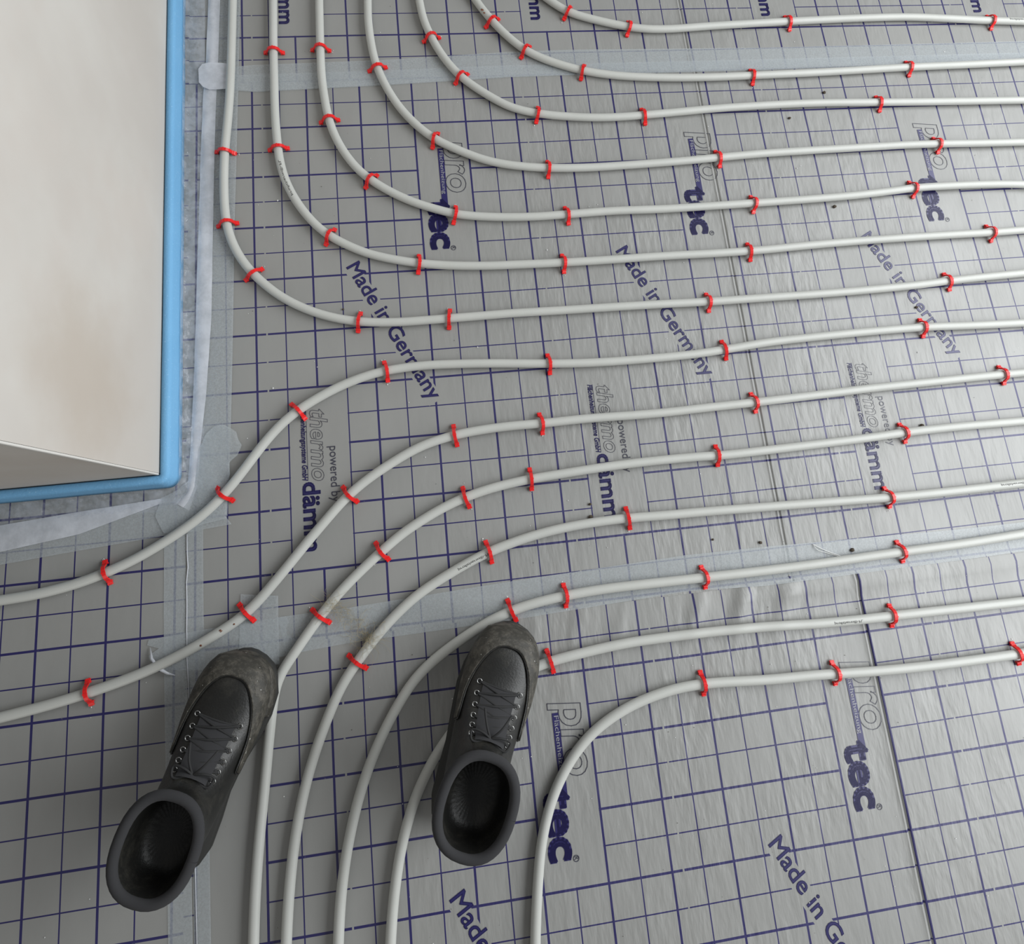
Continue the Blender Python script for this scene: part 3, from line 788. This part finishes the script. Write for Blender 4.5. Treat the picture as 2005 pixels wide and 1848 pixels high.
for px, py in [(544, 393), (1071, 490), (1848, 102), (1560, 330), (1758, 1195), (935, 680), (1797, 690), (535, 760), (1065, 710)]:
    x, y, z = at(px, py); pts.append((x, y, .0008, .0018))
scatter('foam_crumbs', pts, M_CRUMB, 'tiny white foam crumbs scattered over the printed foil', 'crumbs')
pts = []
for _ in range(200):
    x, y = rr.uniform(-.4, 1.6), rr.uniform(-1.5, .25)
    if x < -.2 and y > -.72: continue
    pts.append((x, y, .0006 + lift(x, y), rr.choice([.0004, .0005, .0008])))
scatter('dirt_specks', pts, M_DIRT, 'tiny dark dirt specks scattered over the printed foil', 'dirt')
LD = [((1613, 182), .0035, 'dark crumb between the third and second pipe at upper right'), ((1633, 405), .004, 'dark dirt crumb just below the fifth pipe, right of centre'),
      ((1545, 232), .003, 'small brown crumb under the third pipe, right of centre'), ((1804, 834), .0042, 'dark dirt clump beside the clip on the third S-curved pipe'),
      ((1667, 1077), .004, 'dark crumb on the tape strip at lower right'), ((1156, 1012), .0035, 'brown crumb touching the fourth S-curved pipe'),
      ((1155, 987), .003, 'small brown crumb on a grid line above the fourth S-curved pipe'), ((1395, 1056), .0022, 'tiny dark crumb above the near tape strip'),
      ((1488, 1062), .0032, 'brown ring-shaped crumb above the near tape strip at right'), ((1793, 602), .0032, 'dark crumb on the slanted lettering at right'),
      ((672, 606), .002, 'tiny grey crumb on a grid line above the leftmost pipe bend')]
for k, (q, r, lb) in enumerate(LD):
    x, y, z = at(*q); blob('dirt_crumb', (x, y, .0012 + r * .3), r, M_DIRT, .6, k * 1.7, None, lb, 'crumb')
# straw coloured fibre tuft caught on two pipes
V = []; Fc = []; fr_ = random.Random(9)
cs = [at(*q)[:2] for q in [(652, 1182), (670, 1195), (690, 1215), (703, 1232), (716, 1246), (722, 1258)]]
for n_ in range(150):
    c = cs[fr_.randrange(len(cs))] + np.array([fr_.gauss(0, .006), fr_.gauss(0, .006)]); ang = fr_.uniform(0, 6.28); L = fr_.uniform(.012, .04); cv = fr_.uniform(-2.6, 2.6)
    P = []; q = np.array([c[0], c[1]]) ; z = fr_.uniform(.002, .012)
    for k in range(8):
        dmin = min(float(np.min(np.linalg.norm(paths[i_][:, :2] - q, axis=1))) for i_ in (9, 10))
        zz = max(z, PZ + PR + .0012 if dmin < .010 else .0014)
        P.append((q[0], q[1], zz)); ang += cv / 8; q = q + L / 8 * np.array([math.cos(ang), math.sin(ang)])
    v2, f2 = tube(np.array(P), .00016, 3, False); b0 = len(V); V += v2; Fc += [tuple(i_ + b0 for i_ in f) for f in f2]
tuft = link_mesh('fibre_tuft', V, Fc, M_FIBRE); tag(tuft, 'straw coloured fibre tuft caught on the pipes above the boots', 'fibre tuft', kind='stuff')
P = catmull([at(1591, 1065, .003), at(1604, 1072, .004), at(1622, 1080, .003), at(1647, 1089, .002)], 6)
V, Fc = tube(P, .0006, 6); P = catmull([at(1593, 1067, .003), at(1600, 1076, .0045), at(1618, 1082, .003), at(1645, 1090, .002)], 6)
v2, f2 = tube(P, .0005, 6); b0 = len(V); V += v2; Fc += [tuple(i_ + b0 for i_ in f) for f in f2]
th_ = link_mesh('loose_thread', V, Fc, M_THREAD); tag(th_, 'loose white thread on the near tape strip at right', 'thread')

# ------------------------------------------------------------------ work boots
def boot(loc, rz, mirror, label, pitch=0.0):
    root = empty('work_boot', loc); root.rotation_euler = (pitch, 0, rz); root.scale = (1.08, 1, 1); tag(root, label, 'boot')
    s = -1 if mirror else 1
    # footprint half widths (inner, outer) along y, toe at y=0, heel at y=-.305
    ST = [(0.0, .004, .006), (-.004, .018, .017), (-.012, .031, .028), (-.026, .042, .038), (-.05, .051, .047), (-.08, .053, .053), (-.11, .049, .054), (-.15, .040, .049), (-.19, .036, .043),
          (-.23, .037, .041), (-.265, .037, .038), (-.288, .030, .030), (-.300, .017, .017), (-.305, .004, .004)]
    def loop(inset):
        A_ = []; B_ = []
        for (y, wi, wo) in ST:
            yy = y - inset * (1 if y > -.15 else -1) * (1 - min(1, wi / .04)); k = max(0, 1 - inset / max(wi, .0045))
            A_.append((-s * max(wi - inset, .001), yy)); B_.append((s * max(wo - inset, .001), yy))
        return A_ + B_[::-1]
    V = []; Fc = []
    levels = [(.002, .004), (.0, .008), (-.0005, .020), (.0005, .026), (.003, .0285)]
    for ins, z in levels:
        for (x, y) in loop(ins):
            zz = z
            if -.205 < y < -.135 and z < .012: zz = z + .008       # arch in front of the heel block
            if y > -.05: zz += .010 * ((y + .05) / .05) ** 2        # toe spring
            V.append((x, y, zz))
    m = len(ST) * 2
    for k in range(len(levels) - 1):
        for j in range(m): Fc.append((k * m + j, k * m + (j + 1) % m, (k + 1) * m + (j + 1) % m, (k + 1) * m + j))
    h_ = len(ST)
    for base, fl in ((0, False), ((len(levels) - 1) * m, True)):
        for j in range(h_ - 1):
            q = (base + j, base + j + 1, base + m - 2 - j, base + m - 1 - j); Fc.append(q if fl else q[::-1])
    sole = link_mesh('sole', V, Fc, M_SOLE, root)
    # upper: rings from toe tip along the foot, then up the shaft. (y, z centre, half width, half height, tilt of ring)
    RG = [(-.003, .040, .010, .008, 0), (-.008, .0435, .024, .0165, 0), (-.018, .047, .035, .0235, 0), (-.034, .050, .0425, .029, 0), (-.055, .052, .047, .0315, 0), (-.08, .053, .0485, .033, 2),
          (-.105, .056, .048, .037, 8), (-.130, .062, .0455, .043, 16), (-.155, .071, .043, .050, 26), (-.178, .083, .041, .057, 38), (-.198, .100, .0395, .061, 52),
          (-.210, .120, .039, .060, 66), (-.214, .142, .0405, .058, 80), (-.213, .163, .043, .059, 88), (-.212, .185, .0445, .060, 90), (-.212, .192, .0425, .057, 90), (-.212, .186, .0385, .053, 90), (-.212, .150, .036, .050, 90), (-.212, .125, .03, .044, 90)]
    NS = 32
    def ring_pt(rg, a, grow=0.0):
        y, z, w, hh, tl = rg; t = math.radians(tl)
        ca, sa = math.cos(a), math.sin(a)
        e = .82; cx_ = math.copysign(abs(ca) ** e, ca); sy_ = math.copysign(abs(sa) ** e, sa)
        X = (w + grow) * cx_ * (s * .04 * 0 + 1)
        q = (hh + grow) * sy_
        skew = s * .004 * (1 - min(1, abs(y) / .2))
        yy = y - q * math.sin(t); zz = z + q * math.cos(t)
        yy = y + (-q) * math.sin(t) * -1 if False else y - q * -math.sin(t) * -1
        if zz < .0265 and tl < 60: zz = .0265
        return (X + skew, yy, max(zz, .027))
    # ring local "up" (a=90deg) must point to the shin side: forward for the shaft
    def ring_pt(rg, a, grow=0.0):
        y, z, w, hh, tl = rg; t = math.radians(tl)
        ca, sa = math.cos(a), math.sin(a); e = .85
        X = (w + grow) * math.copysign(abs(ca) ** e, ca); q = (hh + grow) * math.copysign(abs(sa) ** e, sa)
        yy = y + q * math.sin(t); zz = z + q * math.cos(t)
        yy = max(yy, -.300 - grow)
        return (X + s * .004 * (1 - min(1, abs(y) / .2)), yy, max(zz, .027))
    V = []; Fc = []
    for rg in RG:
        for k in range(NS):
            a = 2 * math.pi * k / NS; x, y, z = ring_pt(rg, a)
            if rg[4] > 10 and rg[4] < 80: z += .0012 * math.sin(rg[0] * 260)
            V.append((x, y, z))
    for i_ in range(len(RG) - 1):
        for k in range(NS):
            j = (k + 1) % NS; Fc.append((i_ * NS + k, i_ * NS + j, (i_ + 1) * NS + j, (i_ + 1) * NS + k))
    Fc.append(tuple(range(NS))[::-1]); Fc.append(tuple((len(RG) - 1) * NS + k for k in range(NS)))
    up = link_mesh('upper', V, Fc, M_LEATHER, root)
    md = up.modifiers.new('s', 'SUBSURF'); md.levels = 1; md.render_levels = 1
    # padded collar
    P = []
    for k in range(41):
        x, y, z = ring_pt((-.212, .187, .043, .059, 90), 2 * math.pi * k / 40); P.append((x, y, z))
    V, Fc = tube(P, .0065, 10, False); link_mesh('padded_collar', V, Fc, M_LINING, root)
    # scuffed rubber bumper round the toe
    V = []; Fc = []; NB = 40; lv = [(.0245, .0032), (.031, .0040), (.037, .0036), (.042, .0016), (.043, -.002)]
    ptsT = []
    A_ = [(-s * wi, y) for (y, wi, wo) in ST if y > -.082][::-1]; B_ = [(s * wo, y) for (y, wi, wo) in ST if y > -.082]
    ptsT = resample(catmull([np.array(q) for q in A_ + B_], 4), .004)
    cc = np.array([0, -.07])
    for z, g in lv:
        for q in ptsT:
            d = q - cc; d = d / np.linalg.norm(d); zz = z + .010 * max(0, (q[1] + .05) / .05) ** 2
            w = q + d * (g - .0045 - max(0, z - .034) * .30); V.append((w[0], w[1], zz))
    n = len(ptsT)
    for k in range(len(lv) - 1):
        for j in range(n - 1): Fc.append((k * n + j, k * n + j + 1, (k + 1) * n + j + 1, (k + 1) * n + j))
    tb = link_mesh('toe_bumper', V, Fc, M_SCUFF, root); tb['label'] = 'scuffed grey rubber toe bumper'
    sd = tb.modifiers.new('s', 'SOLIDIFY'); sd.thickness = .003; sd.offset = -1
    # seam line of stitches across the toe cap and down its sides
    V = []; Fc = []
    def on_upper(y, a, grow=.0009):
        for r0, r1 in zip(RG[:-1], RG[1:]):
            if r1[0] <= y <= r0[0]:
                t = (y - r0[0]) / (r1[0] - r0[0]); rg = tuple(p + (q - p) * t for p, q in zip(r0, r1)); return np.array(ring_pt(rg, a, grow))
        return np.array(ring_pt(RG[-1], a, grow))
    for row in (0, 1):
        for k in range(40):
            a0 = math.radians(38 + k * 104 / 40); a1 = a0 + math.radians(2.3)
            yy = lambda a_: -.0265 + row * .004 - .20 * (1 - math.sin(a_)) ** 1.3
            v2, f2 = tube([on_upper(yy(a0), a0, .0030), on_upper(yy(a1), a1, .0030)], .0007, 5); b0 = len(V); V += v2; Fc += [tuple(i_ + b0 for i_ in f) for f in f2]
    link_mesh('stitching', V, Fc, M_STITCH, root)['kind'] = 'stuff'
    # toe cap edge: overlapping leather lip
    edge = lambda a_: -.031 - .20 * (1 - math.sin(a_)) ** 1.3
    V = []; Fc = []; AA = np.linspace(math.radians(6), math.radians(174), 41); TT = np.linspace(0, 1, 13)
    for a_ in AA:
        for t_ in TT: V.append(on_upper(-.004 + t_ * (max(edge(a_), -.15) + .004), a_, .0022))
    for k in range(40):
        for j in range(12): Fc.append((k * 13 + j, k * 13 + j + 1, (k + 1) * 13 + j + 1, (k + 1) * 13 + j))
    mg = link_mesh('mudguard', V, Fc, M_SCUFF, root); mg['label'] = 'dusty brownish grey leather band round the toe'
    sd2 = mg.modifiers.new('s', 'SOLIDIFY'); sd2.thickness = .0018; sd2.offset = -1
    P = [on_upper(max(edge(a_), -.15) - .0005, a_, .0012) for a_ in np.linspace(math.radians(6), math.radians(174), 60)]
    V, Fc = tube(P, .0015, 6); link_mesh('toe_cap_seam', V, Fc, M_LEATHER, root)
    # facings, eyelets, laces and tongue
    P = [on_upper(y, math.radians(90), .003) for y in np.linspace(-.092, -.19, 12)]
    V = []; Fc = []
    for k, y in enumerate(np.linspace(-.090, -.196, 14)):
        for j, a_ in enumerate(np.linspace(math.radians(66), math.radians(114), 7)):
            V.append(on_upper(y, a_, .0030 - .0012 * abs(j - 3) / 3))
    for k in range(13):
        for j in range(6): Fc.append((k * 7 + j, k * 7 + j + 1, (k + 1) * 7 + j + 1, (k + 1) * 7 + j))
    link_mesh('tongue', V, Fc, M_LINING, root)
    ey = [(-.090 - k * .018) for k in range(6)]
    ec = []
    for y in ey:
        row = []
        for a_ in (58, 122):
            p = on_upper(y, math.radians(a_), .0015); row.append(p)
            P = [(p[0] + .0032 * math.cos(t), p[1] + .0032 * math.sin(t), p[2] + .0004) for t in np.linspace(0, 2 * math.pi, 13)]
            V, Fc = tube(P, .0009, 5, False); link_mesh('eyelet', V, Fc, M_EYE, root)
        ec.append(row)
    V = []; Fc = []
    def addt(P, r):
        v2, f2 = tube(np.array(P), r, 7); b0 = len(V); V.extend(v2); Fc.extend([tuple(i_ + b0 for i_ in f) for f in f2])
    for k in range(6):
        l, r_ = ec[k][1], ec[k][0]; mid = (l + r_) / 2 + np.array([0, 0, .0055])
        if k == 0: addt(catmull([l, mid, r_], 6), .0017)
        if k < 5:
            l2, r2 = ec[k + 1][1], ec[k + 1][0]
            addt(catmull([l, (l + r2) / 2 + np.array([0, .001, .0065]), r2], 6), .0017); addt(catmull([r_, (r_ + l2) / 2 + np.array([0, 0, .008]), l2], 6), .0017)
    c = (ec[5][0] + ec[5][1]) / 2 + np.array([0, .002, .008])
    for sx in (-1, 1):
        addt(catmull([ec[5][0 if sx > 0 else 1], c, c + (sx * .012, .006, .003), c + (sx * .026, .004, -.001), c + (sx * .022, -.008, .002), c], 6), .0016)
        addt(catmull([c, c + (sx * .010, .016, .002), c + (sx * .018, .034, -.006)], 6), .0015)
    link_mesh('lace', V, Fc, M_LACE, root)
    return root
boot((.297, -.9625, .0165), math.radians(-25), True, 'right black work boot, scuffed toe resting on the pipe, bottom middle')
boot((-.1040, -.9555, .0012), math.radians(-23), True, 'left black work boot, white flecks on its toe, at bottom left')
